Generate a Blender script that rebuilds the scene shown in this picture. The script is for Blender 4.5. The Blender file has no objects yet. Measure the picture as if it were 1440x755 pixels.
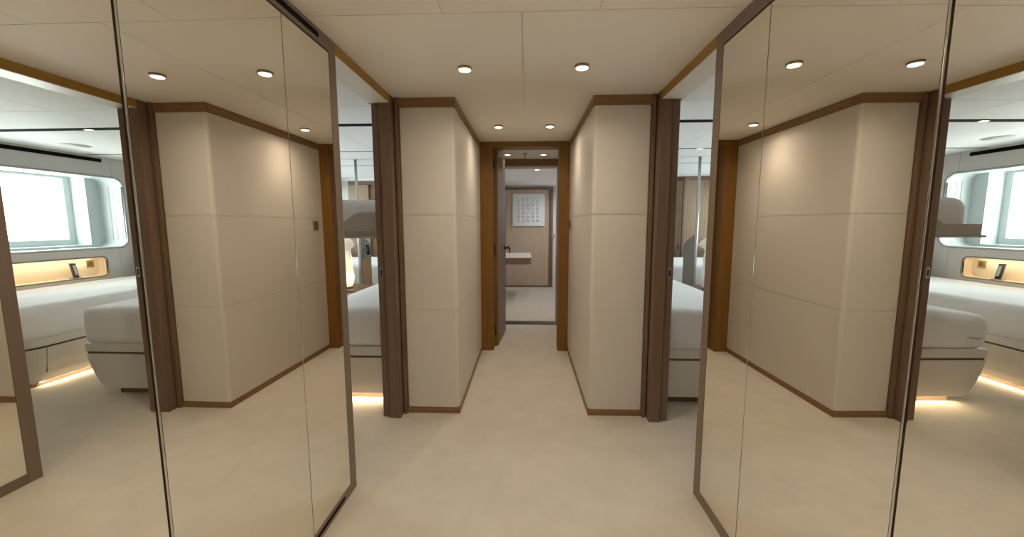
import bpy, bmesh, math, random
from mathutils import Vector, Matrix, noise
random.seed(4)
D = bpy.data
SC = bpy.context.scene
COL = SC.collection

# ---------------------------------------------------------------- camera
FPX = 553.78
cd = D.cameras.new('camera'); cam = D.objects.new('camera', cd); COL.objects.link(cam)
cd.sensor_fit = 'HORIZONTAL'; cd.sensor_width = 36.0; cd.lens = FPX / 1440 * 36.0
cd.clip_start = 0.02; cd.clip_end = 200
FW = Vector((-0.0364087, 0.99292929, -0.11298601))
RT = Vector((0.99933545, 0.03637345, -0.00237409))
UP = Vector((-0.00175238, 0.11299737, 0.99359374))
m = Matrix.Identity(4)
for i in range(3):
    m[i][0], m[i][1], m[i][2] = RT[i], UP[i], -FW[i]
m.translation = Vector((0.0183, 0.0, 1.3039))
cam.matrix_world = m
SC.camera = cam

# ---------------------------------------------------------------- light and exposure
SC.view_settings.view_transform = 'Standard'
SC.view_settings.look = 'None'
SC.view_settings.gamma = 1.0
SC.view_settings.use_curve_mapping = False
SC.view_settings.exposure = 1.13
SC.cycles.use_denoising = True
SC.cycles.max_bounces = 16
SC.cycles.diffuse_bounces = 6
SC.cycles.glossy_bounces = 8
SC.cycles.transmission_bounces = 8
SC.cycles.transparent_max_bounces = 12
SC.cycles.sample_clamp_indirect = 6.0
SC.cycles.caustics_reflective = True
SC.cycles.blur_glossy = 0.2
SKY = 6.1           # overcast daylight outside the portholes
DOWN = 4.4          # lobby downlights
DOWN2 = 2.9         # corridor downlights
SPILL = 0.75        # wide part of every downlight
BACK_FILL = 4.5          # unseen downlights added to even the light, overhead and behind the photographer
ROOM = 5.6          # lamps of the room at the far end, one added out of view
LED = 1.2           # strips under the beds
WARM = (1.0, 0.84, 0.65)
w = D.worlds.new('sky'); SC.world = w; w.use_nodes = True
bg = w.node_tree.nodes['Background']
bg.inputs[0].default_value = (0.90, 0.97, 1.0, 1); bg.inputs[1].default_value = SKY


def area(name, loc, rot, sx, sy, power, color=WARM, portal=False, spread=None, parent=None):
    l = D.lights.new(name, 'AREA'); l.shape = 'RECTANGLE'; l.size = sx; l.size_y = sy
    l.energy = power; l.color = color
    if portal: l.cycles.is_portal = True
    if spread: l.spread = spread
    o = D.objects.new(name, l); COL.objects.link(o)
    o.rotation_euler = rot
    if parent:
        o.parent = parent; o.location = Vector(loc) - parent.location
    else:
        o.location = loc
    return o


for s in (-1, 1):   # daylight portals in the hull windows
    area('window_portal', (s * 3.86, 3.85, 1.48), (0, s * math.pi / 2, 0), 0.85, 1.6, 1, (1, 1, 1), portal=True)
    area('window_portal', (s * 3.86, 6.05, 1.48), (0, s * math.pi / 2, 0), 0.85, 1.3, 1, (1, 1, 1), portal=True)  # for the added, unseen forward windows

# ---------------------------------------------------------------- materials
MATS = {}


def nodes(name):
    mt = D.materials.new(name); mt.use_nodes = True
    nt = mt.node_tree
    return mt, nt, nt.nodes['Principled BSDF']


def flat(name, col, rough=0.5, metal=0.0, spec=0.5, bump=0.0, bscale=200.0, var=0.0, vscale=6.0, sheen=0.0):
    mt, nt, b = nodes(name)
    b.inputs['Base Color'].default_value = (*col, 1)
    b.inputs['Roughness'].default_value = rough
    b.inputs['Metallic'].default_value = metal
    b.inputs['Specular IOR Level'].default_value = spec
    b.inputs['Sheen Weight'].default_value = sheen
    tc = nt.nodes.new('ShaderNodeTexCoord')
    if bump:
        n = nt.nodes.new('ShaderNodeTexNoise'); n.inputs['Scale'].default_value = bscale
        n.inputs['Detail'].default_value = 4
        nt.links.new(tc.outputs['Object'], n.inputs['Vector'])
        bp = nt.nodes.new('ShaderNodeBump'); bp.inputs['Strength'].default_value = bump
        bp.inputs['Distance'].default_value = 0.004
        nt.links.new(n.outputs['Fac'], bp.inputs['Height'])
        nt.links.new(bp.outputs['Normal'], b.inputs['Normal'])
    if var:
        n2 = nt.nodes.new('ShaderNodeTexNoise'); n2.inputs['Scale'].default_value = vscale
        n2.inputs['Detail'].default_value = 6
        nt.links.new(tc.outputs['Object'], n2.inputs['Vector'])
        r = nt.nodes.new('ShaderNodeValToRGB')
        r.color_ramp.elements[0].position = 0.3; r.color_ramp.elements[1].position = 0.7
        r.color_ramp.elements[0].color = (*[c * (1 - var) for c in col], 1)
        r.color_ramp.elements[1].color = (*[min(1, c * (1 + var)) for c in col], 1)
        nt.links.new(n2.outputs['Fac'], r.inputs['Fac'])
        nt.links.new(r.outputs['Color'], b.inputs['Base Color'])
    MATS[name] = mt
    return mt


def wood(name, c0, c1, rough=0.45, sx=55.0, sz=2.2, axis='Z'):
    mt, nt, b = nodes(name)
    b.inputs['Roughness'].default_value = rough
    b.inputs['Specular IOR Level'].default_value = 0.35
    tc = nt.nodes.new('ShaderNodeTexCoord'); mp = nt.nodes.new('ShaderNodeMapping')
    sc = [sx, sx, sx]; sc['XYZ'.index(axis)] = sz
    mp.inputs['Scale'].default_value = sc
    nt.links.new(tc.outputs['Object'], mp.inputs['Vector'])
    n = nt.nodes.new('ShaderNodeTexNoise'); n.inputs['Scale'].default_value = 1.0
    n.inputs['Detail'].default_value = 7; n.inputs['Roughness'].default_value = 0.65
    nt.links.new(mp.outputs['Vector'], n.inputs['Vector'])
    r = nt.nodes.new('ShaderNodeValToRGB')
    r.color_ramp.elements[0].position = 0.28; r.color_ramp.elements[1].position = 0.75
    r.color_ramp.elements[0].color = (*c0, 1); r.color_ramp.elements[1].color = (*c1, 1)
    nt.links.new(n.outputs['Fac'], r.inputs['Fac'])
    nt.links.new(r.outputs['Color'], b.inputs['Base Color'])
    bp = nt.nodes.new('ShaderNodeBump'); bp.inputs['Strength'].default_value = 0.15
    bp.inputs['Distance'].default_value = 0.002
    nt.links.new(n.outputs['Fac'], bp.inputs['Height'])
    nt.links.new(bp.outputs['Normal'], b.inputs['Normal'])
    MATS[name] = mt
    return mt


def emit(name, col, strength):
    mt = D.materials.new(name); mt.use_nodes = True; nt = mt.node_tree
    nt.nodes.clear()
    e = nt.nodes.new('ShaderNodeEmission'); e.inputs[0].default_value = (*col, 1); e.inputs[1].default_value = strength
    o = nt.nodes.new('ShaderNodeOutputMaterial'); nt.links.new(e.outputs[0], o.inputs[0])
    MATS[name] = mt
    return mt


def mirror_mat(name, col):
    mt = D.materials.new(name); mt.use_nodes = True; nt = mt.node_tree
    nt.nodes.clear()
    g = nt.nodes.new('ShaderNodeBsdfGlossy'); g.inputs['Color'].default_value = (*col, 1); g.inputs['Roughness'].default_value = 0.0
    o = nt.nodes.new('ShaderNodeOutputMaterial'); nt.links.new(g.outputs[0], o.inputs[0])
    MATS[name] = mt
    return mt


def glass_mat(name):
    mt = D.materials.new(name); mt.use_nodes = True; nt = mt.node_tree
    nt.nodes.clear()
    t = nt.nodes.new('ShaderNodeBsdfTransparent'); t.inputs[0].default_value = (0.95, 0.98, 0.97, 1)
    g = nt.nodes.new('ShaderNodeBsdfGlossy'); g.inputs['Roughness'].default_value = 0.0
    mx = nt.nodes.new('ShaderNodeMixShader'); o = nt.nodes.new('ShaderNodeOutputMaterial')
    mx.inputs[0].default_value = 0.04
    nt.links.new(t.outputs[0], mx.inputs[1]); nt.links.new(g.outputs[0], mx.inputs[2])
    nt.links.new(mx.outputs[0], o.inputs[0])
    MATS[name] = mt
    return mt


def shade_mat(name, col):
    mt = D.materials.new(name); mt.use_nodes = True; nt = mt.node_tree
    nt.nodes.clear()
    t = nt.nodes.new('ShaderNodeBsdfTranslucent'); t.inputs[0].default_value = (*col, 1)
    d = nt.nodes.new('ShaderNodeBsdfPrincipled'); d.inputs['Base Color'].default_value = (*col, 1); d.inputs['Roughness'].default_value = 0.3
    mx = nt.nodes.new('ShaderNodeMixShader'); mx.inputs[0].default_value = 0.5
    o = nt.nodes.new('ShaderNodeOutputMaterial')
    nt.links.new(t.outputs[0], mx.inputs[1]); nt.links.new(d.outputs[0], mx.inputs[2]); nt.links.new(mx.outputs[0], o.inputs[0])
    MATS[name] = mt
    return mt


flat('carpet', (0.62, 0.56, 0.47), 0.95, spec=0.1, bump=0.6, bscale=420, var=0.05, vscale=7, sheen=0.2)
flat('leather', (0.67, 0.635, 0.585), 0.5, spec=0.35, bump=0.12, bscale=900)
flat('ceiling_white', (0.85, 0.82, 0.775), 0.6, spec=0.25)
flat('cabin_white', (0.85, 0.85, 0.85), 0.6, spec=0.3)
flat('cabin_wall', (0.57, 0.545, 0.52), 0.55, spec=0.3, bump=0.1, bscale=800)
flat('lacquer_white', (0.74, 0.70, 0.64), 0.35, spec=0.5)
flat('reveal_white', (0.50, 0.55, 0.55), 0.4, spec=0.5)
flat('linen', (0.88, 0.87, 0.88), 0.85, spec=0.15, bump=0.25, bscale=600, sheen=0.15)
flat('pillow_linen', (0.82, 0.81, 0.80), 0.85, spec=0.15, bump=0.3, bscale=500)
flat('taupe_leather', (0.52, 0.46, 0.41), 0.5, spec=0.35, bump=0.15, bscale=700)
flat('bronze_frame', (0.20, 0.145, 0.105), 0.42, metal=0.25, spec=0.5)
flat('bronze_line', (0.11, 0.08, 0.055), 0.5)
flat('black', (0.012, 0.012, 0.013), 0.5, spec=0.3)
flat('matt_black', (0.010, 0.010, 0.011), 0.9, spec=0.05)
flat('dark_grey', (0.06, 0.06, 0.065), 0.4)
flat('grey_plastic', (0.22, 0.20, 0.18), 0.4)
flat('white_plastic', (0.75, 0.74, 0.72), 0.35)
flat('chrome', (0.75, 0.74, 0.72), 0.12, metal=1.0)
flat('satin_steel', (0.55, 0.54, 0.53), 0.3, metal=1.0)
flat('aluminium', (0.42, 0.40, 0.38), 0.4, metal=0.8)
flat('bezel_metal', (0.36, 0.31, 0.24), 0.25, metal=1.0)
flat('brass', (0.50, 0.36, 0.15), 0.3, metal=1.0)
flat('niche_lining', (0.76, 0.66, 0.50), 0.5)
flat('plaster_art', (0.76, 0.79, 0.80), 0.6)
flat('stone_sill', (0.05, 0.035, 0.025), 0.3)
wood('wood_brown', (0.15, 0.083, 0.042), (0.24, 0.140, 0.075), 0.45)
wood('wood_taupe', (0.155, 0.096, 0.064), (0.22, 0.142, 0.098), 0.5)
wood('wood_oak', (0.16, 0.073, 0.010), (0.25, 0.122, 0.020), 0.45)
wood('wood_oak_lit', (0.30, 0.17, 0.03), (0.42, 0.25, 0.055), 0.45, axis='Y')  # oak made brighter to carry the strong light on the lintels
wood('wood_brown_rail', (0.20, 0.110, 0.052), (0.32, 0.185, 0.095), 0.45, axis='X')
wood('wood_walnut', (0.46, 0.36, 0.26), (0.60, 0.48, 0.36), 0.4)
wood('wood_amber', (0.36, 0.21, 0.085), (0.48, 0.29, 0.13), 0.4)
wood('wood_veneer', (0.27, 0.185, 0.115), (0.38, 0.265, 0.17), 0.4)
flat('divider_grey', (0.28, 0.245, 0.22), 0.5, spec=0.3)
wood('wood_leaf', (0.15, 0.095, 0.058), (0.21, 0.140, 0.090), 0.42)
mirror_mat('mirror_glass', (0.93, 0.905, 0.84))
glass_mat('window_glass')
shade_mat('alabaster', (0.88, 0.84, 0.78))
emit('lamp_disc', (1.0, 0.82, 0.54), 1.9)
emit('lamp_disc_small', (1.0, 0.93, 0.80), 2.0)
emit('led_strip', (1.0, 0.80, 0.50), 2.5)

# ---------------------------------------------------------------- helpers


class MB:
    def __init__(s):
        s.bm = bmesh.new()

    def _mat(s, faces, mi):
        for f in faces: f.material_index = mi

    def box(s, lo, hi, bevel=0.0, seg=2, mi=0, edges=None):
        lo, hi = [min(a, b) for a, b in zip(lo, hi)], [max(a, b) for a, b in zip(lo, hi)]
        t = bmesh.new()
        r = bmesh.ops.create_cube(t, size=1.0)
        for v in t.verts:
            v.co = Vector([(lo[i] + hi[i]) / 2 + v.co[i] * (hi[i] - lo[i]) for i in range(3)])
        if bevel:
            es = list(t.edges)
            if edges == 'z': es = [e for e in t.edges if abs(e.verts[0].co.z - e.verts[1].co.z) > 1e-6]
            if edges == 'x': es = [e for e in t.edges if abs(e.verts[0].co.x - e.verts[1].co.x) > 1e-6]
            if edges == 'y': es = [e for e in t.edges if abs(e.verts[0].co.y - e.verts[1].co.y) > 1e-6]
            bmesh.ops.bevel(t, geom=es, offset=bevel, segments=seg, affect='EDGES', profile=0.5)
        s.merge(t, mi)
        return s

    def merge(s, t, mi=0):
        mp = {}
        for v in t.verts: mp[v] = s.bm.verts.new(v.co)
        for f in t.faces:
            try:
                nf = s.bm.faces.new([mp[v] for v in f.verts]); nf.material_index = mi; nf.smooth = f.smooth
            except ValueError: pass
        t.free()

    def prism(s, poly, axis, a, b, mi=0, bevel=0.0):
        """poly: 2-D points in the two other axes (in order x,y,z), swept along axis from a to b"""
        k = 'xyz'.index(axis); o = [i for i in range(3) if i != k]
        t = bmesh.new()
        def mk(val):
            vs = []
            for p in poly:
                c = [0, 0, 0]; c[k] = val; c[o[0]] = p[0]; c[o[1]] = p[1]
                vs.append(t.verts.new(c))
            return vs
        A, B = mk(a), mk(b)
        t.faces.new(A); t.faces.new(B[::-1])
        n = len(poly)
        for i in range(n):
            t.faces.new([A[i], B[i], B[(i + 1) % n], A[(i + 1) % n]])
        bmesh.ops.recalc_face_normals(t, faces=t.faces)
        if bevel:
            bmesh.ops.bevel(t, geom=list(t.edges), offset=bevel, segments=2, affect='EDGES', profile=0.5)
        s.merge(t, mi)
        return s

    def lathe(s, prof, c, axis='z', seg=32, mi=0, fn=None):
        """prof: (radius, height) list"""
        t = bmesh.new(); rings = []
        for r, h in prof:
            ring = []
            for i in range(seg):
                a = 2 * math.pi * i / seg
                rr = fn(r, h, a) if fn else r
                p = [rr * math.cos(a), rr * math.sin(a), h]
                if axis == 'y': p = [p[0], p[2], p[1]]
                if axis == 'x': p = [p[2], p[0], p[1]]
                ring.append(t.verts.new(Vector(c) + Vector(p)))
            rings.append(ring)
        for k in range(len(rings) - 1):
            for i in range(seg):
                f = t.faces.new([rings[k][i], rings[k][(i + 1) % seg], rings[k + 1][(i + 1) % seg], rings[k + 1][i]]); f.smooth = True
        for ring in (rings[0], rings[-1]):
            t.faces.new(ring)
        bmesh.ops.recalc_face_normals(t, faces=t.faces)
        s.merge(t, mi)
        return s

    def tube(s, pts, r, seg=12, mi=0):
        t = bmesh.new(); rings = []
        pts = [Vector(p) for p in pts]
        for i, p in enumerate(pts):
            d = (pts[min(i + 1, len(pts) - 1)] - pts[max(i - 1, 0)]).normalized()
            u = d.cross(Vector((0.31, 0.17, 0.93))).normalized(); v = d.cross(u)
            rings.append([t.verts.new(p + r * (math.cos(2 * math.pi * k / seg) * u + math.sin(2 * math.pi * k / seg) * v)) for k in range(seg)])
        for k in range(len(rings) - 1):
            for i in range(seg):
                f = t.faces.new([rings[k][i], rings[k][(i + 1) % seg], rings[k + 1][(i + 1) % seg], rings[k + 1][i]]); f.smooth = True
        t.faces.new(rings[0][::-1]); t.faces.new(rings[-1])
        bmesh.ops.recalc_face_normals(t, faces=t.faces)
        s.merge(t, mi)
        return s

    def soft(s, lo, hi, r, n=(24, 40, 10), disp=None, rz=None, mi=0):
        """a box with every edge rounded by radius r and dense faces (cushions, mattresses)"""
        lo, hi = Vector([min(a, b) for a, b in zip(lo, hi)]), Vector([max(a, b) for a, b in zip(lo, hi)])
        t = bmesh.new(); cache = {}
        rr = r
        def axis_pts(i):
            L = hi[i] - lo[i]; k = n[i]
            # more samples in the rounded ends
            e = [rr * (1 - math.cos(math.pi / 2 * q / 5)) for q in range(5)]
            mid = [rr + (L - 2 * rr) * q / k for q in range(k + 1)]
            return [lo[i] + x for x in e + mid] + [hi[i] - x for x in e[::-1]]
        A = [axis_pts(i) for i in range(3)]
        def mp(p):
            c = Vector([max(lo[i] + rr, min(hi[i] - rr, p[i])) for i in range(3)])
            d = p - c
            q = c + d.normalized() * rr if d.length > 1e-9 else p
            if disp: q = disp(q, d.normalized() if d.length > 1e-9 else Vector((0, 0, 1)))
            return q
        def V(p):
            key = tuple(round(x, 6) for x in p)
            if key not in cache: cache[key] = t.verts.new(mp(Vector(p)))
            return cache[key]
        for k in range(3):
            o = [i for i in range(3) if i != k]
            for val in (lo[k], hi[k]):
                for i in range(len(A[o[0]]) - 1):
                    for j in range(len(A[o[1]]) - 1):
                        q = []
                        for (u, v) in ((i, j), (i + 1, j), (i + 1, j + 1), (i, j + 1)):
                            c = [0, 0, 0]; c[k] = val; c[o[0]] = A[o[0]][u]; c[o[1]] = A[o[1]][v]
                            q.append(V(c))
                        if len(set(q)) == 4:
                            f = t.faces.new(q); f.smooth = True
        bmesh.ops.recalc_face_normals(t, faces=t.faces)
        s.merge(t, mi)
        return s

    def build(s, name, mats, parent=None, smooth=False):
        me = D.meshes.new(name); s.bm.normal_update()
        # origin at the lowest centre for top-level meshes
        if parent is None:
            xs = [v.co for v in s.bm.verts]
            org = Vector(((min(c.x for c in xs) + max(c.x for c in xs)) / 2, (min(c.y for c in xs) + max(c.y for c in xs)) / 2, min(c.z for c in xs)))
        else:
            org = world_loc(parent)
        for v in s.bm.verts: v.co -= org
        s.bm.to_mesh(me); s.bm.free()
        for mt in (mats if isinstance(mats, (list, tuple)) else [mats]): me.materials.append(MATS[mt])
        if smooth:
            for p in me.polygons: p.use_smooth = True
        o = D.objects.new(name, me); COL.objects.link(o)
        if parent is None: o.location = org
        else: o.parent = parent
        return o


def world_loc(o):
    l = Vector(o.location)
    while o.parent: o = o.parent; l += o.location
    return l


def plate(name, mat, outer, holes, x, thick, parent=None):
    """flat wall plate in the y-z plane at x (thickness towards +thick) with holes"""
    cu = D.curves.new('tmp', 'CURVE'); cu.dimensions = '2D'; cu.fill_mode = 'BOTH'
    for poly in [outer] + holes:
        sp = cu.splines.new('POLY'); sp.points.add(len(poly) - 1); sp.use_cyclic_u = True
        for p, (a, b) in zip(sp.points, poly): p.co = (a, b, 0, 1)
    cu.extrude = abs(thick) / 2
    ob = D.objects.new('tmp', cu); COL.objects.link(ob)
    dg = bpy.context.evaluated_depsgraph_get(); dg.update()
    me = D.meshes.new_from_object(ob.evaluated_get(dg))
    D.objects.remove(ob); D.curves.remove(cu)
    bm = bmesh.new(); bm.from_mesh(me); D.meshes.remove(me)
    bmesh.ops.remove_doubles(bm, verts=bm.verts, dist=1e-5)
    for v in bm.verts:
        a, b, c = v.co
        v.co = (x + thick / 2 + c, a, b)
    bmesh.ops.recalc_face_normals(bm, faces=bm.faces)
    mb = MB(); mb.bm.free(); mb.bm = bm
    return mb.build(name, mat, parent)


def rrect(y0, y1, z0, z1, r, n=8):
    pts = []
    for cx, cz, a0 in ((y1 - r, z1 - r, 0), (y0 + r, z1 - r, 90), (y0 + r, z0 + r, 180), (y1 - r, z0 + r, 270)):
        for i in range(n + 1):
            a = math.radians(a0 + 90 * i / n)
            pts.append((cx + r * math.cos(a), cz + r * math.sin(a)))
    return pts


def tunnel(mb, loop, x0, x1, mi=0):
    t = bmesh.new()
    A = [t.verts.new((x0, p[0], p[1])) for p in loop]; B = [t.verts.new((x1, p[0], p[1])) for p in loop]
    n = len(loop)
    for i in range(n):
        f = t.faces.new([A[i], A[(i + 1) % n], B[(i + 1) % n], B[i]]); f.smooth = True
    mb.merge(t, mi)


def thing(name, loc, label, cat, group=None):
    o = D.objects.new(name, None); COL.objects.link(o); o.location = loc
    o.empty_display_size = 0.05
    return tag(o, label, cat, group)


def tag(o, label, cat, group=None):
    o['label'] = label; o['category'] = cat
    if group: o['group'] = group
    return o


def struct(o, label=None):
    o['kind'] = 'structure'
    if label: o['label'] = label
    return o


SIDE = {-1: 'left', 1: 'right'}
H = 2.10
YF, YE = 2.584, 3.95
CX = 0.442

# ---------------------------------------------------------------- floor and ceilings
mb = MB(); mb.box((-3.45, -1.25, -0.06), (3.45, 8.3, 0.0))
struct(mb.build('floor', 'carpet'), 'cream wall to wall carpet')


def panels(mb, xs, ys, z=H, gap=0.005, t=0.006):
    for i in range(len(xs) - 1):
        for j in range(len(ys) - 1):
            mb.box((xs[i] + gap / 2, ys[j] + gap / 2, z), (xs[i + 1] - gap / 2, ys[j + 1] - gap / 2, z + t), mi=0)


mb = MB()
panels(mb, [-0.96, -0.302, 0.290, 0.96], [-1.25, 1.588])
panels(mb, [-0.96, 0.0, 0.96], [1.588, 5.16])
mb.box((-0.96, -1.25, H + 0.006), (0.96, 5.16, H + 0.1), mi=0)
struct(mb.build('ceiling', 'ceiling_white'), 'cream panelled lobby ceiling')

CY = [1.70, 2.73, 3.225, 3.275, 4.392, 4.412, 4.918, 4.932, 5.435, 5.455, 7.6]
for s in (-1, 1):
    mb = MB()
    e = [0.96, 1.635, 3.5]
    for (y0, y1) in ((1.70, 2.73), (2.73, 3.207), (3.293, 4.382), (4.418, 4.914), (4.930, 5.432), (5.458, 7.6)):
        for k in range(2):
            mb.box((s * (e[k] + 0.003), y0 + 0.003, H), (s * (e[k + 1] - 0.003), y1 - 0.003, H + 0.006))
    mb.box((s * 0.96, 1.70, H + 0.03), (s * 3.5, 7.6, H + 0.1))
    for (y0, y1) in ((1.7, 3.207), (3.293, 4.382), (4.418, 4.914), (4.930, 5.432), (5.458, 7.6)):
        mb.box((s * 0.96, y0, H + 0.006), (s * 3.5, y1, H + 0.03))
    for (y0, y1) in ((3.207, 3.293), (4.382, 4.418), (4.914, 4.930), (5.432, 5.458)):
        mb.box((s * 0.96, y0, H + 0.0005), (s * 3.5, y1, H + 0.03), mi=1)
    o = mb.build('ceiling', ['cabin_white', 'matt_black'])
    struct(o, 'white %s cabin ceiling with black slots' % SIDE[s])

# ---------------------------------------------------------------- lobby and corridor walls


def seam_wall(mb, poly, zs, mi=0):
    for a, b in zip(zs[:-1], zs[1:]):
        mb.prism(poly, 'z', a + 0.002, b - 0.002, mi)


for s in (-1, 1):
    # upholstered corner wall: three padded tiers with seams, a soft outer corner
    r = 0.022
    corner = []
    for i in range(7):
        a = math.radians(-90 - 90 * i / 6)     # from front (-y) round to corridor side (-x)
        corner.append((s * (CX + r + r * math.cos(a)), YF + r + r * math.sin(a)))
    edge = [(s * (0.800 - 0.010 * (1 - math.sin(math.radians(90 * i / 4)))), YF + 0.012 * (1 - math.cos(math.radians(90 * i / 4)))) for i in range(5)]
    out = [(s * 0.800, 2.70)] + [(s * 0.8, YF + 0.012)] + [(s * 0.797, YF + 0.004), (s * 0.790, YF)] + corner + [(s * CX, YE + 0.02), (s * 0.80, YE + 0.02)]
    mb = MB(); seam_wall(mb, out, [0.043, 0.731, 1.363, 2.041])
    g = 0.004
    inner = [(s * 0.79, 2.69), (s * 0.7985, YF + 0.012), (s * 0.796, YF + 0.006), (s * 0.789, YF + g)] + [(x + s * g * 0.7, y + g * 0.7) for x, y in corner] + [(s * (CX + g), YE), (s * 0.79, YE)]
    mb.prism(inner, 'z', 0.0, 2.1)
    for f in mb.bm.faces: f.smooth = False
    o = mb.build('wall_%s' % SIDE[s], 'leather')
    struct(o, 'cream upholstered wall panels on the %s of the corridor' % SIDE[s])
    # cornice and baseboard
    L = lambda d: [(s * 0.800, YF + 0.05), (s * 0.800, YF - d), (s * (CX - d), YF - d), (s * (CX - d), YE), (s * (CX + 0.05), YE), (s * (CX + 0.05), YF + 0.05)]
    mb = MB(); mb.prism(L(0.006), 'z', 2.041, 2.0995)
    struct(mb.build('trim_%d' % (1 if s < 0 else 2), 'wood_brown_rail'), 'dark wood cornice over the %s wall panels' % SIDE[s])
    mb = MB(); mb.prism(L(0.004), 'z', 0.0, 0.042)
    struct(mb.build('baseboard_%s' % SIDE[s], 'wood_brown_rail'), 'dark wood baseboard under the %s wall panels' % SIDE[s])
    # door post with its cover strip
    mb = MB()
    mb.box((s * 0.828, 2.500, 0), (s * 0.898, 2.66, 2.0995), 0.002)
    mb.box((s * 0.801, 2.562, 0), (s * 0.821, 2.66, 2.0995), 0.001)
    mb.box((s * 0.801, 2.60, 0), (s * 0.84, 2.66, 2.0995))
    struct(mb.build('trim_%d' % (3 if s < 0 else 4), 'wood_taupe'), 'dark brown door post beside the %s cabin doorway' % SIDE[s])
    # header of the cabin doorway
    mb = MB()
    mb.box((s * 0.830, 1.812, 2.050), (s * 0.965, 2.56, 2.0995), 0.0015)
    mb2 = MB(); mb2.box((s * 0.832, 1.814, 2.0475), (s * 0.963, 2.498, 2.0495))  # pale sheet standing in for light spilling on the lintel's underside
    hd = mb.build('trim_%d' % (5 if s < 0 else 6), 'wood_oak_lit')
    struct(hd, 'brown wooden lintel above the %s cabin doorway' % SIDE[s])
    mb2.build('soffit_lit', 'lacquer_white', hd)
    # sliding pocket door, open: only the leading edge with its latch shows
    dn = 'door_%d' % (1 if s < 0 else 2)
    mb = MB(); mb.box((s * 0.903, 2.514, 0.006), (s * 0.949, 3.22, 2.046), 0.002)
    dr = struct(mb.build(dn, 'wood_taupe'), 'open sliding door in the %s doorway pocket, edge showing' % SIDE[s])
    mb = MB()
    pl = rrect(-0.011, 0.011, -0.036, 0.036, 0.0105)
    mb.prism([(s * 0.926 + p[0], 0.989 + p[1]) for p in pl], 'y', 2.5115, 2.516)
    lt = mb.build('latch', 'satin_steel', dr)
    mb = MB(); mb.box((s * 0.926 - 0.005, 2.5105, 0.969), (s * 0.926 + 0.005, 2.513, 1.009)); mb.build('latch_slot', 'black', lt)
    # lining between cabin and corridor block
    mb = MB(); mb.box((s * 0.957, 2.76, 0), (s * 0.985, 7.6, 2.1)); mb.box((s * 0.80, 3.23, 0), (s * 0.957, 3.26, 2.1))
    struct(mb.build('wall_%s_inner' % SIDE[s], 'cabin_wall'))
    # lobby wall behind the photographer
    mb = MB(); mb.box((s * 0.845, -1.25, 0), (s * 0.95, -0.17, 2.1))
    struct(mb.build('wall_%s_aft' % SIDE[s], 'leather'))
mb = MB(); mb.box((-0.95, -1.31, 0), (0.95, -1.25, 2.1))
struct(mb.build('wall_back', 'leather'))

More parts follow.
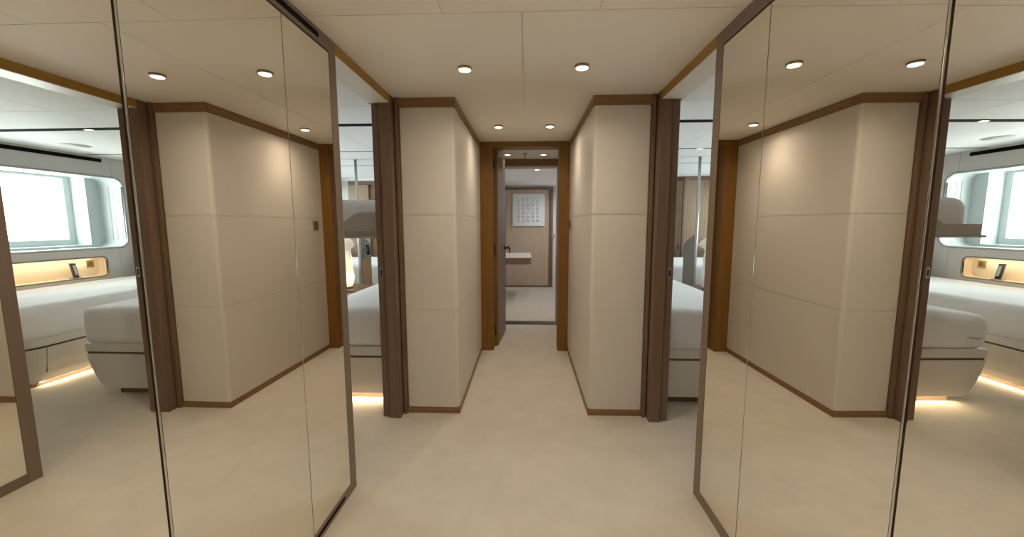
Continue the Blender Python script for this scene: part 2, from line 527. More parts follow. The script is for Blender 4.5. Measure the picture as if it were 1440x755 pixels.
# ---------------------------------------------------------------- mirrored wardrobes
TILT = 0.0103
for s in (-1, 1):
    near = 0.006 if s < 0 else 0.0155
    px = lambda y: (0.8377 - (y - 1.2) * TILT) if y >= 0.85 else (0.8377 + 0.35 * TILT - (y - 0.85) * math.tan(near))
    root = thing('mirrored_wardrobe', (s * 1.1, 0.8, 0),
                 'tall mirrored wardrobe with bronze frame on the lobby %s, ' % SIDE[s] + ('vent slots in its rails' if s < 0 else 'plain rails'),
                 'wardrobe', 'mirrored wardrobes of the lobby')
    mb = MB(); mb.box((s * 0.875, -0.165, 0.0), (s * 1.40, 1.800, 2.098), 0.002); mb.build('carcass', 'bronze_frame', root)
    # frame: end stile, top and bottom rails following the mirror plane
    def slab(mb, y0, y1, z0, z1, proud, depth, bevel=0.0008):
        mb.prism([(s * (px(y0 + 1e-4) - proud), y0), (s * (px(y1) - proud), y1), (s * (px(y1) + depth), y1), (s * (px(y0 + 1e-4) + depth), y0)], 'z', z0, z1, bevel=bevel)
    zt, zb = 2.041, 0.052
    mb = MB(); slab(mb, 1.752, 1.811, 0.0, 2.0985, 0.0015, 0.06); mb.build('frame_stile', 'bronze_frame', root)
    rails = []
    for nm, z0, z1 in (('top_rail', zt, 2.0985), ('bottom_rail', 0.0, zb)):
        mb = MB(); slab(mb, 0.85, 1.7515, z0, z1, 0.0015, 0.05)
        slab(mb, -0.165, 0.8495, z0, z1, 0.0015, 0.05)
        ra = mb.build(nm, 'bronze_frame', root); rails.append(ra)
        if s < 0:
            zc = (z0 + z1) / 2 if z0 > 1 else 0.027
            hw = 0.011 if z0 > 1 else 0.008
            y1 = 1.675 if z0 > 1 else 1.69
            loop = rrect(0.90, y1, zc - hw, zc + hw, hw * 0.95)
            mb = MB()
            mb.prism([(p[0], p[1]) for p in loop], 'x', s * 0.8375, s * 0.8335)
            # follow the tilted plane
            for v in mb.bm.verts: v.co.x = s * (px(v.co.y) - (0.0022 if abs(v.co.x) < 0.8355 else -0.002))
            mb.build('vent_slot', 'matt_black', ra)
    # glass panels with thin dark joints
    joints = [-0.16, 0.838, 0.85, 1.4255 if s < 0 else 1.4355, 1.4295 if s < 0 else 1.4395, 1.750]
    for (y0, y1) in ((-0.16, 0.840), (0.853, joints[3]), (joints[4], 1.7505)):
        mb = MB()
        mb.prism([(s * px(y0 + 1e-4), y0), (s * px(y1), y1), (s * (px(y1) + 0.006), y1), (s * (px(y0 + 1e-4) + 0.006), y0)], 'z', zb + 0.002, zt - 0.008)
        pn = mb.build('mirror_door', 'mirror_glass', root)
    mb = MB(); slab(mb, -0.16, 0.8495, zb, zt, -0.008, 0.03, 0); slab(mb, 0.85, 1.751, zb, zt, -0.008, 0.03, 0)
    mb.build('backing', 'bronze_line', root)
    mb = MB(); mb.box((s * (px(0.846) - 0.004), 0.8435, zb), (s * (px(0.846) + 0.004), 0.8485, zt), 0.0015); mb.build('edge_profile', 'chrome', root)
    mb = MB(); yj = joints[3] + 0.0025
    mb.tube([(s * (px(yj) + 0.0002), yj, zb), (s * (px(yj) + 0.0002), yj, zt)], 0.0013, 10); mb.build('edge_profile', 'chrome', root)

# ---------------------------------------------------------------- doorway at the corridor end, vestibule
mb = MB()
mb.box((-0.447, YE, 0), (-0.317, 4.115, 2.0995), 0.002)
mb.box((0.340, YE, 0), (0.447, 4.115, 2.0995), 0.002)
mb.box((-0.318, YE + 0.001, 2.048), (0.341, 4.115, 2.0995), 0.002)
struct(mb.build('trim_7', 'wood_oak'), 'orange brown wooden door frame at the corridor end')
# leaf, opened away from the corridor
HX, HY = -0.312, 4.105
ang = math.radians(4.5)
def leaf_pt(u, v, z):   # u along the leaf, v = thickness to the left
    return (HX + u * math.sin(ang) - v * math.cos(ang) + 0.0, HY + u * math.cos(ang) + v * math.sin(ang), z)
mb = MB()
q = [leaf_pt(0, 0, 0), leaf_pt(0.60, 0, 0), leaf_pt(0.60, 0.042, 0), leaf_pt(0, 0.042, 0)]
# hinge edge turned towards the corridor
q = [(HX + 0.030, HY + 0.004), (HX + 0.030 + 0.60 * math.sin(ang), HY + 0.60 * math.cos(ang)), (HX - 0.012 + 0.60 * math.sin(ang), HY + 0.60 * math.cos(ang)), (HX - 0.012, HY + 0.004)]
mb.prism(q, 'z', 0.01, 2.046, bevel=0.0015)
leaf = struct(mb.build('door_3', ['wood_oak']), 'open wooden door at the corridor end, black lever handle')
mb = MB(); mb.prism([(q[0][0] + 0.0005, q[0][1] + 0.012), (q[1][0] + 0.0005, q[1][1] - 0.003), (q[1][0] + 0.0022, q[1][1] - 0.003), (q[0][0] + 0.0022, q[0][1] + 0.012)], 'z', 0.012, 2.044)
mb.build('door_face', 'wood_leaf', leaf)
for z in (1.91, 1.03, 0.17):
    mb = MB(); mb.box((HX - 0.004, HY - 0.012, z - 0.05), (HX + 0.008, HY + 0.0035, z + 0.05), 0.003); mb.build('hinge', 'black', leaf)
hx = q[1][0] - 0.0; hy = q[1][1] - 0.06
mb = MB()
mb.lathe([(0.024, 0), (0.024, 0.008), (0.010, 0.010), (0.010, 0.045)], (hx - 0.003, hy, 1.02), axis='x', seg=20)
mb.tube([(hx + 0.040, hy, 1.02), (hx + 0.052, hy - 0.005, 1.02), (hx + 0.056, hy - 0.03, 1.018), (hx + 0.056, hy - 0.12, 1.012)], 0.009)
mb.tube([(hx + 0.04, hy, 1.02), (hx + 0.048, hy, 1.05)], 0.006)
mb.tube([(hx + 0.045, hy, 1.02), (hx + 0.055, hy, 1.0), (hx + 0.056, hy, 0.955)], 0.006)
mb.build('door_handle', 'black', leaf)
mb = MB(); mb.lathe([(0.018, 0), (0.018, 0.008)], (hx - 0.003, hy, 0.93), axis='x', seg=20); mb.build('keyhole_plate', 'dark_grey', leaf)
# vestibule side walls
mb = MB(); mb.box((-0.50, 4.116, 0), (-0.44, 5.02, 2.1)); struct(mb.build('wall_left_vestibule', 'leather'))
mb = MB(); mb.box((0.447, 4.116, 0), (0.50, 5.02, 2.1)); struct(mb.build('wall_right_vestibule', 'leather'))
# second frame with aluminium edge and dark sill
mb = MB()
mb.box((-0.50, 5.02, 2.022), (0.50, 5.16, 2.0995), 0.002)
fr = struct(mb.build('trim_8', 'wood_brown_rail'), 'dark wood lintel between vestibule and far room')
mb = MB()
mb.box((-0.30, 5.015, 2.000), (0.43, 5.16, 2.021), 0.002)
mb.box((0.400, 5.015, 0), (0.4165, 5.16, 2.0), 0.002); mb.box((0.4185, 5.02, 0), (0.50, 5.16, 2.021), 0.002)
mb.box((-0.45, 5.015, 0), (-0.31, 5.16, 2.021), 0.002)
mb.build('jamb', 'aluminium', fr)
mb = MB(); mb.box((-0.44, 5.01, 0.0), (0.44, 5.165, 0.012), 0.004); struct(mb.build('trim_9', 'stone_sill'), 'dark door sill')

# ---------------------------------------------------------------- room at the far end
mb = MB(); mb.box((-0.49, 5.16, 0), (-0.425, 8.14, 2.1)); struct(mb.build('wall_left_far', 'cabin_white'))
mb = MB(); mb.box((0.90, 5.16, 0), (0.95, 8.14, 2.1)); mb.box((0.50, 5.12, 0), (0.95, 5.16, 2.1)); struct(mb.build('wall_right_far', 'cabin_white'))
mb = MB(); mb.box((-0.49, 8.14, 0), (0.95, 8.2, 2.1)); struct(mb.build('wall_front', 'cabin_white'))
mb = MB(); panels(mb, [-0.425, 0.45, 0.90], [5.162, 8.14], z=2.060); mb.box((-0.49, 5.16, 2.066), (0.95, 8.2, 2.16))
struct(mb.build('ceiling', 'cabin_white'), 'white ceiling of the far room')
# door with the relief
mb = MB(); mb.box((-0.395, 8.085, 0.03), (0.475, 8.13, 1.985), 0.003)
d4 = struct(mb.build('door_4', 'wood_walnut'), 'wide wood veneer door at the far end')
mb = MB()
mb.box((0.477, 8.07, 0.0), (0.555, 8.14, 2.03), 0.002); mb.box((-0.425, 8.07, 1.987), (0.476, 8.14, 2.03), 0.002)
mb.box((-0.42, 8.07, 0.0), (0.476, 8.14, 0.028), 0.002)
mb.build('door_frame', 'wood_taupe', d4)
mb = MB(); mb.box((0.567, 8.125, 1.00), (0.60, 8.142, 1.09), 0.004); mb.build('lock_plate', 'satin_steel', d4)
mb = MB(); mb.box((0.533, 8.062, 1.03), (0.55, 8.072, 1.10), 0.004); mb.build('strike_plate', 'satin_steel', d4)
art = thing('wall_art', (0.06, 8.085, 1.25), 'square white plaster relief of raised almond shapes on the far wooden door', 'wall art')
mb = MB(); mb.box((-0.264, 8.045, 1.253), (0.387, 8.084, 1.90), 0.006); mb.build('panel', 'plaster_art', art)
mb = MB()
for i in range(5):
    for j in range(6):
        cx = 0.0615 + (i - 2) * 0.093; cz = 1.5765 + (j - 2.5) * 0.081
        t = bmesh.new()
        c = t.verts.new((cx, 8.008, cz)); rim = []
        for k in range(12):
            a = 2 * math.pi * k / 12
            rad = 0.042 * (1 - 0.18 * abs(math.sin(a * 2)))
            rim.append(t.verts.new((cx + rad * 0.95 * math.cos(a), 8.046, cz + rad * math.sin(a))))
        mid = [t.verts.new(((v.co.x + cx) / 2 + 0.006, 8.022, (v.co.z + cz) / 2)) for v in rim]
        for k in range(12):
            t.faces.new([rim[k], rim[(k + 1) % 12], mid[(k + 1) % 12], mid[k]]); t.faces.new([mid[k], mid[(k + 1) % 12], c])
        mb.merge(t)
mb.build('relief', 'plaster_art', art)
# floating desk
dk = thing('floating_desk', (-0.16, 6.95, 0.635), 'floating wooden desk with white top and rounded corner in the far room', 'desk')
def desk_poly(g):
    r = 0.11; x1, y0, y1 = 0.100 + g, 6.46 - g, 7.46
    pts = [(-0.424, y1), (-0.424, y0)]
    for i in range(9):
        a = math.radians(-90 + 90 * i / 8); pts.append((x1 - r + r * math.cos(a), y0 + r + r * math.sin(a)))
    pts.append((x1, y1)); return pts
mb = MB(); mb.prism(desk_poly(0), 'z', 0.635, 0.741); mb.build('desk_body', 'wood_taupe', dk)
mb = MB(); mb.prism(desk_poly(0.004), 'z', 0.742, 0.756, bevel=0.002); mb.build('desk_top', 'lacquer_white', dk)
wm = thing('wall_mirror', (-0.42, 7.3, 1.02), 'narrow dark wall mirror seen edge on above the floating desk', 'mirror')
mb = MB(); mb.box((-0.424, 6.7, 1.02), (-0.395, 7.9, 1.63), 0.003); mb.build('frame', 'wood_brown', wm)
mb = MB(); mb.box((-0.396, 6.74, 1.06), (-0.392, 7.86, 1.59)); mb.build('glass', 'mirror_glass', wm)

# ---------------------------------------------------------------- downlights


def downlight(x, y, z, label, group, power, r=0.0325, drop=0.012, spot=True, disc='lamp_disc', col=WARM, cone=118):
    t = thing('downlight', (x, y, z), label, 'ceiling light', group)
    mb = MB()
    mb.lathe([(r + 0.005, 0.0), (r + 0.005, -drop * 0.75), (r + 0.003, -drop), (r - 0.001, -drop), (r - 0.001, -drop + 0.002)], (x, y, z), seg=36)
    mb.build('bezel', 'bezel_metal', t)
    mb = MB(); mb.lathe([(r - 0.0012, -drop + 0.001), (r - 0.003, -drop - 0.003), (0.6 * r, -drop - 0.006), (0.001, -drop - 0.007)], (x, y, z), seg=28)
    mb.build('lamp_glass', disc, t)
    if power:
        l = D.lights.new('downlight_beam', 'SPOT'); l.energy = power; l.color = col
        l.spot_size = math.radians(cone); l.spot_blend = 0.9; l.shadow_soft_size = 0.03
        o = D.objects.new('downlight_beam', l); COL.objects.link(o); o.parent = t; o.location = (0, 0, -drop - 0.02)
        l2 = D.lights.new('downlight_spill', 'SPOT'); l2.energy = power * SPILL; l2.color = col
        l2.spot_size = math.radians(172); l2.spot_blend = 0.6; l2.shadow_soft_size = 0.03
        o = D.objects.new('downlight_spill', l2); COL.objects.link(o); o.parent = t; o.location = (0, 0, -drop - 0.02)
    return t


downlight(-0.300, 2.115, H, 'left one of the nearer pair of round downlights in the lobby ceiling', 'lobby downlights', DOWN)
downlight(0.299, 2.115, H, 'right one of the nearer pair of round downlights in the lobby ceiling', 'lobby downlights', DOWN)
downlight(-0.212, 3.33, H, 'left downlight of the pair before the corridor end door frame', 'corridor downlights', DOWN2)
downlight(0.209, 3.33, H, 'right downlight of the pair before the corridor end door frame', 'corridor downlights', DOWN2)
downlight(-0.200, 4.625, H, 'small downlight left of the sprinkler beyond the wooden door frame', 'vestibule downlights', 0.7)
downlight(0.213, 4.635, H, 'small downlight right of the sprinkler beyond the wooden door frame', 'vestibule downlights', 0.7)
downlight(0.165, 5.60, 2.06, 'single small downlight in the ceiling of the far room', None, ROOM, col=(1.0, 0.95, 0.9), cone=150)
for (x, side) in ((-0.3, 'left'), (0.3, 'right')):  # out of view, added to light the wall fronts more evenly
    for (y, wh) in ((0.20, 'nearest overhead'), (-0.80, 'rearmost')):
        downlight(x, y, H, '%s added unseen downlight of the %s pair in the lobby ceiling' % (side, wh), 'lobby downlights', BACK_FILL, col=(1.0, 0.88, 0.72))
downlight(0.72, 7.2, 2.06, 'added unseen downlight above the right side of the far room before the wooden door', None, ROOM * 1.3, col=(0.95, 0.97, 1.0), cone=160)  # hidden behind the frame, added to brighten the far door and ceiling
sp = thing('sprinkler', (0.0, 4.63, H), 'small brass sprinkler between the two downlights beyond the door frame', 'sprinkler')
mb = MB(); mb.lathe([(0.034, 0), (0.034, -0.004), (0.012, -0.008)], (0, 4.63, H), seg=24); mb.build('rose', 'brass', sp)
mb = MB(); mb.lathe([(0.010, -0.006), (0.010, -0.022), (0.006, -0.026), (0.006, -0.038), (0.018, -0.040), (0.018, -0.043)], (0, 4.63, H), seg=20); mb.build('head', 'brass', sp)

# switch on the right corridor wall
sw = thing('light_switch', (CX, 3.81, 1.25), 'brown square wall switch on the right corridor wall beside the door frame', 'switch')
mb = MB(); mb.box((CX - 0.009, 3.765, 1.25), (CX + 0.0005, 3.855, 1.335), 0.003); mb.build('plate', 'grey_plastic', sw)
mb = MB(); mb.box((CX - 0.013, 3.785, 1.265), (CX - 0.0085, 3.835, 1.32), 0.002); mb.build('rocker', 'bronze_frame', sw)

# ---------------------------------------------------------------- cabins
WY0, WY1, WZ0, WZ1 = 2.95, 4.755, 1.031, 1.866
HULL = 3.38


def porthole(s, wn, win, ya, yb, label):
    """window: rim, box reveal, outer lining, sash, pane, blind tracks"""
    mb = MB(); tunnel(mb, win, s * (HULL - 0.003), s * (HULL + 0.30))
    t2 = rrect(ya + 0.09, yb - 0.155, 1.058, 1.880, 0.02, 3)
    tunnel(mb, t2, s * 3.681, s * 3.875)
    wf = struct(mb.build(wn, 'reveal_white'), label)
    plate('window_lining', 'reveal_white', [(ya - 0.05, 0.95), (yb + 0.05, 0.95), (yb + 0.05, 1.95), (ya - 0.05, 1.95)], [t2], s * 3.68, s * 0.004, wf)
    mb = MB(); pts = [(s * (HULL - 0.002), p[0], p[1]) for p in rrect(ya - 0.006, yb + 0.006, WZ0 - 0.006, WZ1 + 0.006, 0.106)]
    mb.tube(pts + [pts[0]], 0.012, 8); mb.build('window_rim', 'aluminium', wf)
    plate('window_frame', 'reveal_white', [(ya + 0.05, 1.02), (yb - 0.115, 1.02), (yb - 0.115, 1.93), (ya + 0.05, 1.93)], [rrect(ya + 0.16, yb - 0.225, 1.128, 1.850, 0.012, 3)], s * 3.872, s * 0.03, wf)
    mb = MB(); mb.box((s * 3.884, ya + 0.10, 1.07), (s * 3.890, yb - 0.155, 1.90)); mb.build('pane', 'window_glass', wf)
    for k, xx in enumerate((3.43, 3.50, 3.56)):
        mb = MB(); mb.box((s * xx, yb - 0.004, WZ0 + 0.03), (s * (xx + 0.008), yb + 0.002, WZ1 - 0.03)); mb.build('blind_track', 'aluminium', wf)


def cabin_shell(s):
    nm = SIDE[s]
    win = rrect(WY0, WY1, WZ0, WZ1, 0.10)
    wn = 'window_%d' % (1 if s < 0 else 2)
    added_win = rrect(5.25, 6.75, WZ0, WZ1, 0.10)  # extra window out of view, added to daylight the forward cabin
    niche = rrect(2.95, 4.485, 0.702, 0.922, 0.05)
    seam = 4.642
    hw = plate('wall_%s_hull' % nm, 'cabin_wall', [(1.72, -0.02), (7.6, -0.02), (7.6, 2.12), (1.72, 2.12)], [win, added_win, niche], s * HULL, s * 0.02)
    struct(hw, 'pale hull wall of the %s cabin' % nm)
    # thin seams in the hull lining beside and below the window
    mb = MB()
    mb.box((s * (HULL - 0.0008), seam - 0.0012, WZ1), (s * (HULL + 0.001), seam + 0.0012, 2.10))
    mb.box((s * (HULL - 0.0008), seam - 0.0012, 0.0), (s * (HULL + 0.001), seam + 0.0012, WZ0))
    mb.build('panel_seam', 'grey_plastic', hw)
    porthole(s, wn, win, WY0, WY1, 'wide window with rounded corners in the %s hull' % nm)
    porthole(s, 'window_%d' % (3 if s < 0 else 4), added_win, 5.25, 6.75, 'added unseen forward window in the %s hull beyond the bed' % nm)
    # niche
    mb = MB(); tunnel(mb, niche, s * (HULL - 0.002), s * (HULL + 0.115))
    mb.prism(niche, 'x', s * (HULL + 0.115), s * (HULL + 0.13))
    ni = mb.build('niche', 'niche_lining', hw)
    mb = MB(); pts = [(s * (HULL - 0.001), p[0], p[1]) for p in rrect(2.945, 4.49, 0.697, 0.927, 0.055)]
    mb.tube(pts + [pts[0]], 0.007, 8); mb.build('niche_rim', 'grey_plastic', ni)
    mb = MB(); mb.box((s * (HULL + 0.035), 3.02, 0.9195), (s * (HULL + 0.045), 4.40, 0.9225)); mb.build('light_strip', 'led_strip', ni)
    area('niche_light', (s * (HULL + 0.05), 3.72, 0.9212), (0, 0, 0), 0.03, 1.35, 1.7, (1.0, 0.80, 0.54))
    # remaining cabin walls
    mb = MB(); mb.box((s * 0.96, 1.72, 0), (s * 3.4, 1.795, 2.1)); struct(mb.build('wall_%s_cabin_back' % nm, 'cabin_wall'))
    # air outlet along the ceiling
    vt = thing('air_vent', (s * (HULL - 0.005), 3.7, 2.03), 'long black slot air vent above the window of the %s cabin' % nm, 'vent', 'air vents above the windows')
    mb = MB(); mb.prism(rrect(2.7, 4.56, 2.028, 2.084, 0.012, 4), 'x', s * (HULL - 0.004), s * (HULL - 0.0005)); mb.build('vent_surround', 'cabin_wall', vt)
    mb = MB(); mb.prism(rrect(2.71, 4.545, 2.036, 2.077, 0.010, 4), 'x', s * (HULL - 0.007), s * (HULL - 0.0042)); mb.build('vent_grille', 'matt_black', vt)
    # ceiling loudspeaker
    spk = thing('ceiling_speaker', (s * 2.88, 3.88, H), 'flush round white loudspeaker in the ceiling of the %s cabin' % nm, 'speaker', 'ceiling speakers')
    mb = MB(); mb.lathe([(0.118, 0.0), (0.118, -0.004), (0.110, -0.005)], (s * 2.88, 3.88, H), seg=40); mb.build('ring', 'cabin_white', spk)
    mb = MB(); mb.lathe([(0.109, 0.0), (0.109, -0.0058), (0.001, -0.0062)], (s * 2.88, 3.88, H), seg=40); mb.build('grille', 'cabin_wall', spk)
    # small lamps riding in the ceiling slot
    spots = [(2.0, 3.25), (2.86, 3.25)] + ([(1.867, 4.40)] if s > 0 else [])
    words = {2.0: 'near the doorway', 2.86: 'near the hull', 1.867: 'in the second slot'}
    for (x, y) in spots:
        lm = thing('slot_spotlight', (s * x, y, H), 'tiny white spotlight in the ceiling slot of the %s cabin, %s' % (nm, words[x]), 'ceiling light', 'slot spotlights')
        mb = MB(); mb.box((s * x - 0.034, y - 0.020 if y < 4 else y - 0.010, H - 0.006), (s * x + 0.034, y + 0.020 if y < 4 else y + 0.010, H + 0.012), 0.004); mb.build('housing', 'chrome', lm)
        mb = MB(); mb.box((s * x - 0.026, y - 0.013 if y < 4 else y - 0.007, H - 0.0075), (s * x + 0.026, y + 0.013 if y < 4 else y + 0.007, H - 0.0055)); mb.build('lamp', 'lamp_disc_small', lm)


for s in (-1, 1): cabin_shell(s)


def wrinkle(seed, amp=0.005, sag=None):
    def f(p, nrm):
        p = p.copy()
        if sag and p.z > 0.5:
            k = max(0.0, min(1.0, (abs(p.x) - sag[1]) / (sag[2] - sag[1])))
            p.z -= sag[3] * k ** 2.5
        q = Vector((p.x * 3.2 + seed, p.y * 2.2, p.z * 5))
        d = noise.noise(q) * amp + noise.noise(q * 3.1) * amp * 0.45
        # vertical folds on the sides
        if abs(nrm.z) < 0.6:
            fold = noise.noise(Vector((p.x * 9 + seed, p.y * 9, p.z * 1.2)))
            d += fold * amp * 1.1
        return p + nrm * d
    return f


def bed(s, kind, led):
    nm = SIDE[s]
    if kind == 'single':
        x0, x1, y0, y1 = 0.992, 1.685, 2.765, 4.72
        root = thing('single_bed', (s * 1.33, 3.7, 0), 'white made up bed just inside the %s cabin doorway' % nm + (', with light under its foot' if s < 0 else ', foot dark'), 'bed', 'cabin beds beside the doorways')
        prof = [(x0, 0.056), (1.545, 0.056), (1.585, 0.085), (1.625, 0.150), (1.655, 0.225), (1.676, 0.300), (1.680, 0.326), (x0, 0.326)]
        P = lambda pts: [(s * a, b) for a, b in pts]
        mb = MB(); mb.prism(P(prof), 'y', y0, y1, bevel=0.003); mb.build('base', 'lacquer_white', root)
        mb = MB(); mb.box((s * x0, y0 + 0.006, 0.326), (s * (x1 - 0.012), y1, 0.342)); mb.build('shadow_line', 'bronze_line', root)
        mb = MB(); mb.box((s * x0, y0, 0.342), (s * x1, y1, 0.408), 0.004); mb.build('rim', 'lacquer_white', root)
        mb = MB(); mb.box((s * (x0 + 0.01), y0 + 0.055, 0.0), (s * 1.50, y1 - 0.05, 0.057)); mb.build('plinth', 'bronze_frame', root)
        mb = MB(); mb.soft((s * (x0 + 0.01), y0 - 0.006, 0.395), (s * (x1 + 0.012), y1, 0.692), 0.058 if s > 0 else 0.075, (14, 34, 6), wrinkle(3.1 * s, 0.008, sag=(s, x0, x1, 0.012 if s > 0 else 0.055))); mb.build('mattress', 'linen', root)
        if led:
            mb = MB(); mb.box((s * x0, y0 + 0.036, 0.049), (s * 1.50, y0 + 0.046, 0.055)); mb.build('led_strip', 'led_strip', root)
            area('led_glow', (s * 1.25, y0 + 0.050, 0.046), (math.radians(-66), 0, 0), 0.5, 0.02, LED, (1.0, 0.80, 0.52), parent=root)
    else:
        x0, x1, y0, y1 = 2.17, HULL - 0.012, 2.70, 4.95
        root = thing('berth_bed', (s * 2.77, 3.8, 0), 'white bed along the hull under the window of the %s cabin' % nm, 'bed', 'cabin beds under the windows')
        def outline(g):   # plan of the base with a rounded foot corner
            r = 0.20 - g
            xa, ya = x0 + g, y0 + g
            pts = [(x1, ya)]
            for i in range(11):
                a = math.radians(270 - 90 * i / 10); pts.append((xa + r + r * math.cos(a), ya + r + r * math.sin(a)))
            return pts + [(xa, y1), (x1, y1)]
        t = bmesh.new(); levels = [(0.0, 0.326), (0.004, 0.300), (0.016, 0.20), (0.034, 0.11), (0.055, 0.046)]
        rings = [[t.verts.new((s * p[0], p[1], z)) for p in outline(g)] for g, z in levels]
        for a, b in zip(rings[:-1], rings[1:]):
            for i in range(len(a)):
                t.faces.new([a[i], a[(i + 1) % len(a)], b[(i + 1) % len(a)], b[i]])
        t.faces.new(rings[0]); t.faces.new(rings[-1][::-1]); bmesh.ops.recalc_face_normals(t, faces=t.faces)
        mb = MB(); mb.merge(t)
        base = mb.build('base', 'lacquer_white', root)
        mb = MB(); mb.box((s * (x0 + 0.0005), 2.895, 0.12), (s * (x0 + 0.006), 2.898, 0.324))
        for v in mb.bm.verts:
            if v.co.z < 0.2: v.co.x += s * 0.028
        for v in mb.bm.verts: v.co.x -= s * 0.002
        mb.build('panel_joint', 'grey_plastic', base)
        mb = MB(); mb.prism([(s * a, b) for a, b in outline(0.010)], 'z', 0.326, 0.342); mb.build('shadow_line', 'bronze_line', root)
        mb = MB(); mb.prism([(s * a, b) for a, b in outline(-0.004)][::1], 'z', 0.342, 0.400, bevel=0.002); mb.build('rim', 'lacquer_white', root)
        mb = MB(); mb.prism([(s * a, b) for a, b in outline(0.115)], 'z', 0.0, 0.047); mb.build('plinth', 'bronze_frame', root)
        mb = MB(); mb.soft((s * (x0 + 0.004), y0 + 0.004, 0.385), (s * (x1 - 0.01), y1, 0.665), 0.07, (18, 38, 6), wrinkle(7.7 * s, 0.007)); mb.build('mattress', 'linen', root)
        mb = MB(); mb.box((s * (x0 + 0.085), y0 + 0.25, 0.038), (s * (x0 + 0.095), y1 - 0.1, 0.045)); mb.build('led_strip', 'led_strip', root)
        area('led_glow', (s * (x0 + 0.108), (y0 + y1) / 2 + 0.05, 0.036), (0, s * math.radians(66), 0), 0.018, 1.95, LED * 2.6, (1.0, 0.80, 0.52), parent=root)


for s in (-1, 1):
    bed(s, 'single', s < 0)
    bed(s, 'berth', True)
    nm = SIDE[s]
    pl = thing('pillow', (s * 2.8, 4.83, 0.66), 'white pillow at the head of the bed under the window of the %s cabin' % nm, 'pillow', 'pillows under the windows')
    mb = MB(); mb.soft((s * 2.42, 4.72, 0.672), (s * 3.30, 4.93, 1.01), 0.095, (12, 2, 6), wrinkle(11 * s, 0.008)); mb.build('cushion', 'pillow_linen', pl)
    # bedside cabinet between the beds
    ns = thing('nightstand', (s * 1.92, 4.42, 0), 'small white bedside cabinet between the two beds of the %s cabin' % nm, 'nightstand', 'nightstands')
    mb = MB(); mb.box((s * 1.71, 4.20, 0.06), (s * 2.13, 4.68, 0.555), 0.006); mb.build('body', 'lacquer_white', ns)
    mb = MB(); mb.box((s * 1.705, 4.19, 0.556), (s * 2.135, 4.69, 0.576), 0.004); mb.build('top', 'wood_brown', ns)
    mb = MB(); mb.box((s * 1.74, 4.192, 0.12), (s * 2.10, 4.199, 0.52), 0.002); dr = mb.build('drawer', 'lacquer_white', ns)
    mb = MB(); mb.box((s * 1.87, 4.180, 0.455), (s * 1.97, 4.192, 0.467), 0.003); mb.build('pull', 'satin_steel', dr)
    mb = MB(); mb.box((s * 1.74, 4.24, 0.0), (s * 2.10, 4.66, 0.061)); mb.build('plinth', 'bronze_frame', ns)
    # crumpled alabaster lamp
    lx, ly, lz = s * 2.03, 4.40, 0.577
    lp = thing('table_lamp', (lx, ly, lz), ('glowing' if s < 0 else 'unlit') + ' white crumpled table lamp on the nightstand of the %s cabin' % nm, 'lamp', 'bedside lamps')
    mb = MB(); mb.lathe([(0.060, 0), (0.060, 0.012), (0.030, 0.018)], (lx, ly, lz), seg=28); mb.build('lamp_foot', 'wood_brown', lp)
    def crumple(r, h, a):
        n = noise.noise(Vector((math.cos(a) * 2.2, math.sin(a) * 2.2, h * 11 + s)))
        return r * (1 + 0.24 * n)
    prof = [(0.048, 0.018), (0.066, 0.05), (0.070, 0.12), (0.066, 0.17), (0.068, 0.21), (0.060, 0.27), (0.058, 0.33), (0.050, 0.38), (0.044, 0.42), (0.050, 0.445), (0.082, 0.468), (0.100, 0.488), (0.088, 0.525), (0.055, 0.560), (0.012, 0.575)]
    mb = MB(); mb.lathe(prof, (lx, ly, lz), seg=20, fn=crumple)
    for f in mb.bm.faces: f.smooth = False
    sh = mb.build('lamp_shade', 'alabaster', lp)
    if s < 0:
        for hz, pw in ((0.12, 0.30), (0.30, 0.10), (0.50, 0.03)):
            l = D.lights.new('lamp_bulb', 'POINT'); l.energy = pw; l.color = (1.0, 0.80, 0.54); l.shadow_soft_size = 0.03
            o = D.objects.new('lamp_bulb', l); COL.objects.link(o); o.parent = lp; o.location = (0, 0, hz)
    # pole and partition fin
    po = thing('support_pole', (s * 2.10, 4.92, 0.0), 'thin polished steel pole from the ceiling of the %s cabin' % nm, 'pole', 'steel poles')
    mb = MB(); mb.tube([(s * 2.10, 4.92, 0.0), (s * 2.10, 4.92, 1.0), (s * 2.10, 4.92, 2.098)], 0.017, 16); mb.build('tube', 'satin_steel', po)
    mb = MB(); mb.lathe([(0.030, 2.0995), (0.030, 2.092), (0.018, 2.088)], (s * 2.10, 4.92, 0), seg=24); mb.build('ceiling_collar', 'satin_steel', po)
    fn = thing('partition_panel', (s * 2.10, 5.08, 0.5), 'upright grey divider with sloping top behind the nightstand of the %s cabin' % nm, 'divider', 'bed dividers')
    mb = MB(); mb.prism([(4.942, 0.86 if s < 0 else 0.45), (5.26, 0.86 if s < 0 else 0.45), (5.26, 1.03), (5.20, 1.07), (4.942, 1.165)], 'x', s * 2.085, s * 2.115, bevel=0.003); mb.build('panel', 'divider_grey', fn)
    mb = MB(); mb.box((s * 2.087, 4.942, 0.0), (s * 2.113, 5.26, 0.858 if s < 0 else 0.448), 0.002); mb.build('lower_panel', 'wood_amber' if s < 0 else 'divider_grey', fn)
    # low daybed beyond the divider
    db = thing('daybed', (s * 2.7, 6.0, 0), 'low white daybed beyond the divider of the %s cabin' % nm, 'bed', 'daybeds beyond the dividers')
    mb = MB(); mb.box((s * 2.0, 5.45, 0.03), (s * 3.36, 6.80, 0.42), 0.012); mb.build('base', 'lacquer_white', db)
    mb = MB(); mb.soft((s * 2.0, 5.45, 0.42), (s * 3.36, 6.78, 0.735), 0.06, (14, 14, 5), wrinkle(17 * s, 0.006)); mb.build('mattress', 'linen', db)
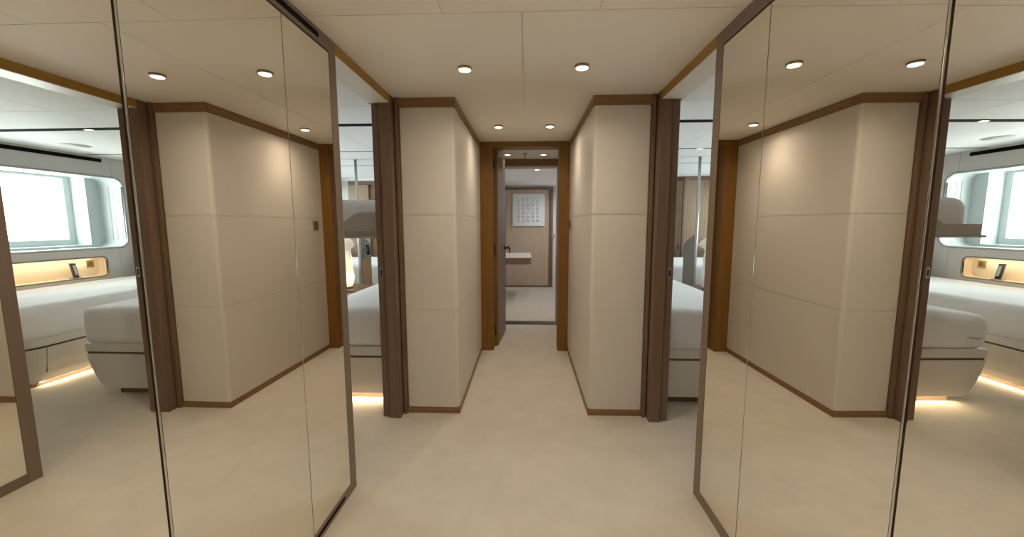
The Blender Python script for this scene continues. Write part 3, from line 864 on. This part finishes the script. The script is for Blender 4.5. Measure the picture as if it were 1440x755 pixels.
    # forward bulkhead with veneer panels
    mb = MB(); mb.box((s * 0.96, 7.40, 0), (s * 3.4, 7.6, 2.1)); struct(mb.build('wall_%s_cabin_front' % nm, 'cabin_wall'))
    # things in the niche
    rc = thing('handset', (s * (HULL + 0.06), 4.15, 0.703), 'dark grey handset leaning in the lit niche of the %s cabin' % nm, 'handset', 'handsets in the niches')
    mb = MB(); mb.prism([(4.165, 0.704), (4.215, 0.704), (4.19, 0.872), (4.135, 0.876)], 'x', s * (HULL + 0.045), s * (HULL + 0.065), bevel=0.003); mb.build('body', 'dark_grey', rc)
    mb = MB(); mb.prism([(4.175, 0.74), (4.198, 0.74), (4.183, 0.85), (4.155, 0.852)], 'x', s * (HULL + 0.041), s * (HULL + 0.0452)); mb.build('keypad', 'satin_steel', rc)
    mb = MB(); mb.box((s * (HULL + 0.03), 4.14, 0.702), (s * (HULL + 0.085), 4.235, 0.709), 0.002); mb.build('cradle', 'grey_plastic', rc)
    so = thing('wall_socket', (s * (HULL + 0.112), 4.36, 0.80), 'square brown socket plate at the end of the niche of the %s cabin' % nm, 'socket', 'sockets in the niches')
    mb = MB(); mb.box((s * (HULL + 0.106), 4.355, 0.805), (s * (HULL + 0.1145), 4.43, 0.885), 0.003); mb.build('plate', 'brass', so)
    mb = MB(); mb.box((s * (HULL + 0.103), 4.373, 0.826), (s * (HULL + 0.1065), 4.412, 0.866), 0.002); mb.build('insert', 'bronze_line', so)

# bulkhead of the right cabin: door leaf set at an angle and a slatted veneer panel
mb = MB()
mb.prism([(2.735, 6.95), (3.40, 6.90), (3.40, 6.94), (2.735, 6.99)], 'z', 0.0, 2.04)
pr = struct(mb.build('wall_right_veneer', 'wood_veneer'), 'veneered bulkhead of the right cabin')
mb = MB()
for k in range(22):
    x = 2.75 + k * 0.029
    y = 6.95 - (x - 2.735) * 0.075
    mb.box((x, y - 0.006, 0.02), (x + 0.020, y + 0.004, 2.035), 0.0015)
mb.build('slats', 'wood_veneer', pr)
mb = MB(); mb.prism([(2.71, 6.93), (3.40, 6.88), (3.40, 6.94), (2.71, 6.99)], 'z', 2.042, 2.098); mb.build('top_trim', 'wood_taupe', pr)
mb = MB(); mb.box((2.705, 6.93, 0), (2.748, 6.99, 2.06), 0.002); mb.build('edge_trim', 'wood_taupe', pr)
mb = MB(); mb.prism([(2.30, 7.30), (2.705, 6.97), (2.72, 6.99), (2.32, 7.33)], 'z', 0.01, 2.03)
d5 = struct(mb.build('door_5', 'wood_veneer'), 'wood door with black lock at the end of the right cabin')
mb = MB(); mb.prism([(2.30, 7.29), (2.705, 6.96), (2.72, 6.99), (2.32, 7.33)], 'z', 2.032, 2.098); mb.build('top_trim', 'wood_taupe', d5)
mb = MB(); mb.box((2.575, 7.02, 0.72), (2.61, 7.07, 1.02), 0.004); mb.build('lock', 'black', d5)
mb = MB(); mb.box((2.655, 6.975, 0.84), (2.675, 7.0, 0.93), 0.004); mb.build('strike_plate', 'dark_grey', d5)
# left cabin bulkhead: pale wall, wood panel, dark doorway
mb = MB(); mb.box((-3.40, 6.90, 0), (-3.105, 6.96, 2.10)); struct(mb.build('wall_left_bulkhead', 'cabin_wall'))
mb = MB(); mb.box((-3.10, 6.90, 0), (-2.745, 6.95, 1.985), 0.002)
pl = struct(mb.build('wall_left_veneer', 'wood_veneer'), 'veneered bulkhead of the left cabin')
mb = MB(); mb.box((-3.10, 6.885, 1.987), (-2.30, 6.96, 2.05), 0.002); mb.build('top_trim', 'wood_taupe', pl)
mb = MB(); mb.box((-3.40, 6.89, 2.052), (-0.99, 6.96, 2.10)); mb.build('top_panel', 'cabin_white', pl)
mb = MB(); mb.box((-2.74, 6.93, 0), (-2.30, 6.99, 1.985)); d6 = struct(mb.build('door_6', 'wood_brown'), 'dark wood door at the end of the left cabin')
mb = MB(); mb.box((-2.30, 6.90, 0), (-0.99, 6.96, 2.05)); struct(mb.build('wall_left_end', 'cabin_wall'))
# telephone on the left divider
ph = thing('telephone', (-2.08, 5.09, 0.9), 'wall telephone with dark handset on the divider of the left cabin', 'telephone')
mb = MB(); mb.box((-2.084, 5.02, 0.88), (-2.066, 5.17, 1.06), 0.004); mb.build('cradle', 'satin_steel', ph)
mb = MB(); mb.tube([(-2.058, 5.07, 1.04), (-2.045, 5.085, 1.0), (-2.045, 5.10, 0.95), (-2.058, 5.11, 0.90)], 0.017, 12); mb.build('receiver', 'dark_grey', ph)

# upper berth of the left cabin
pb = thing('pullman_berth', (-1.3, 3.8, 1.2), 'folded down upper berth with white mattress over the left cabin bed', 'berth')
mb = MB(); mb.box((-0.99, 2.85, 1.216), (-1.628, 4.75, 1.295), 0.004); mb.build('tray', 'taupe_leather', pb)
mb = MB(); mb.box((-0.99, 2.84, 1.200), (-1.655, 4.76, 1.2155), 0.002); mb.build('lip', 'taupe_leather', pb)
mb = MB(); mb.prism([(-0.99, 1.25), (-0.99, 1.387), (-1.195, 1.387), (-1.235, 1.372), (-1.345, 1.296), (-1.345, 1.25)], 'y', 2.838, 2.8495, bevel=0.003); mb.build('foot_board', 'taupe_leather', pb)
mb = MB(); mb.soft((-1.0, 2.862, 1.232), (-1.565, 4.72, 1.487), 0.095, (10, 30, 3), wrinkle(23, 0.007)); mb.build('mattress', 'linen', pb)
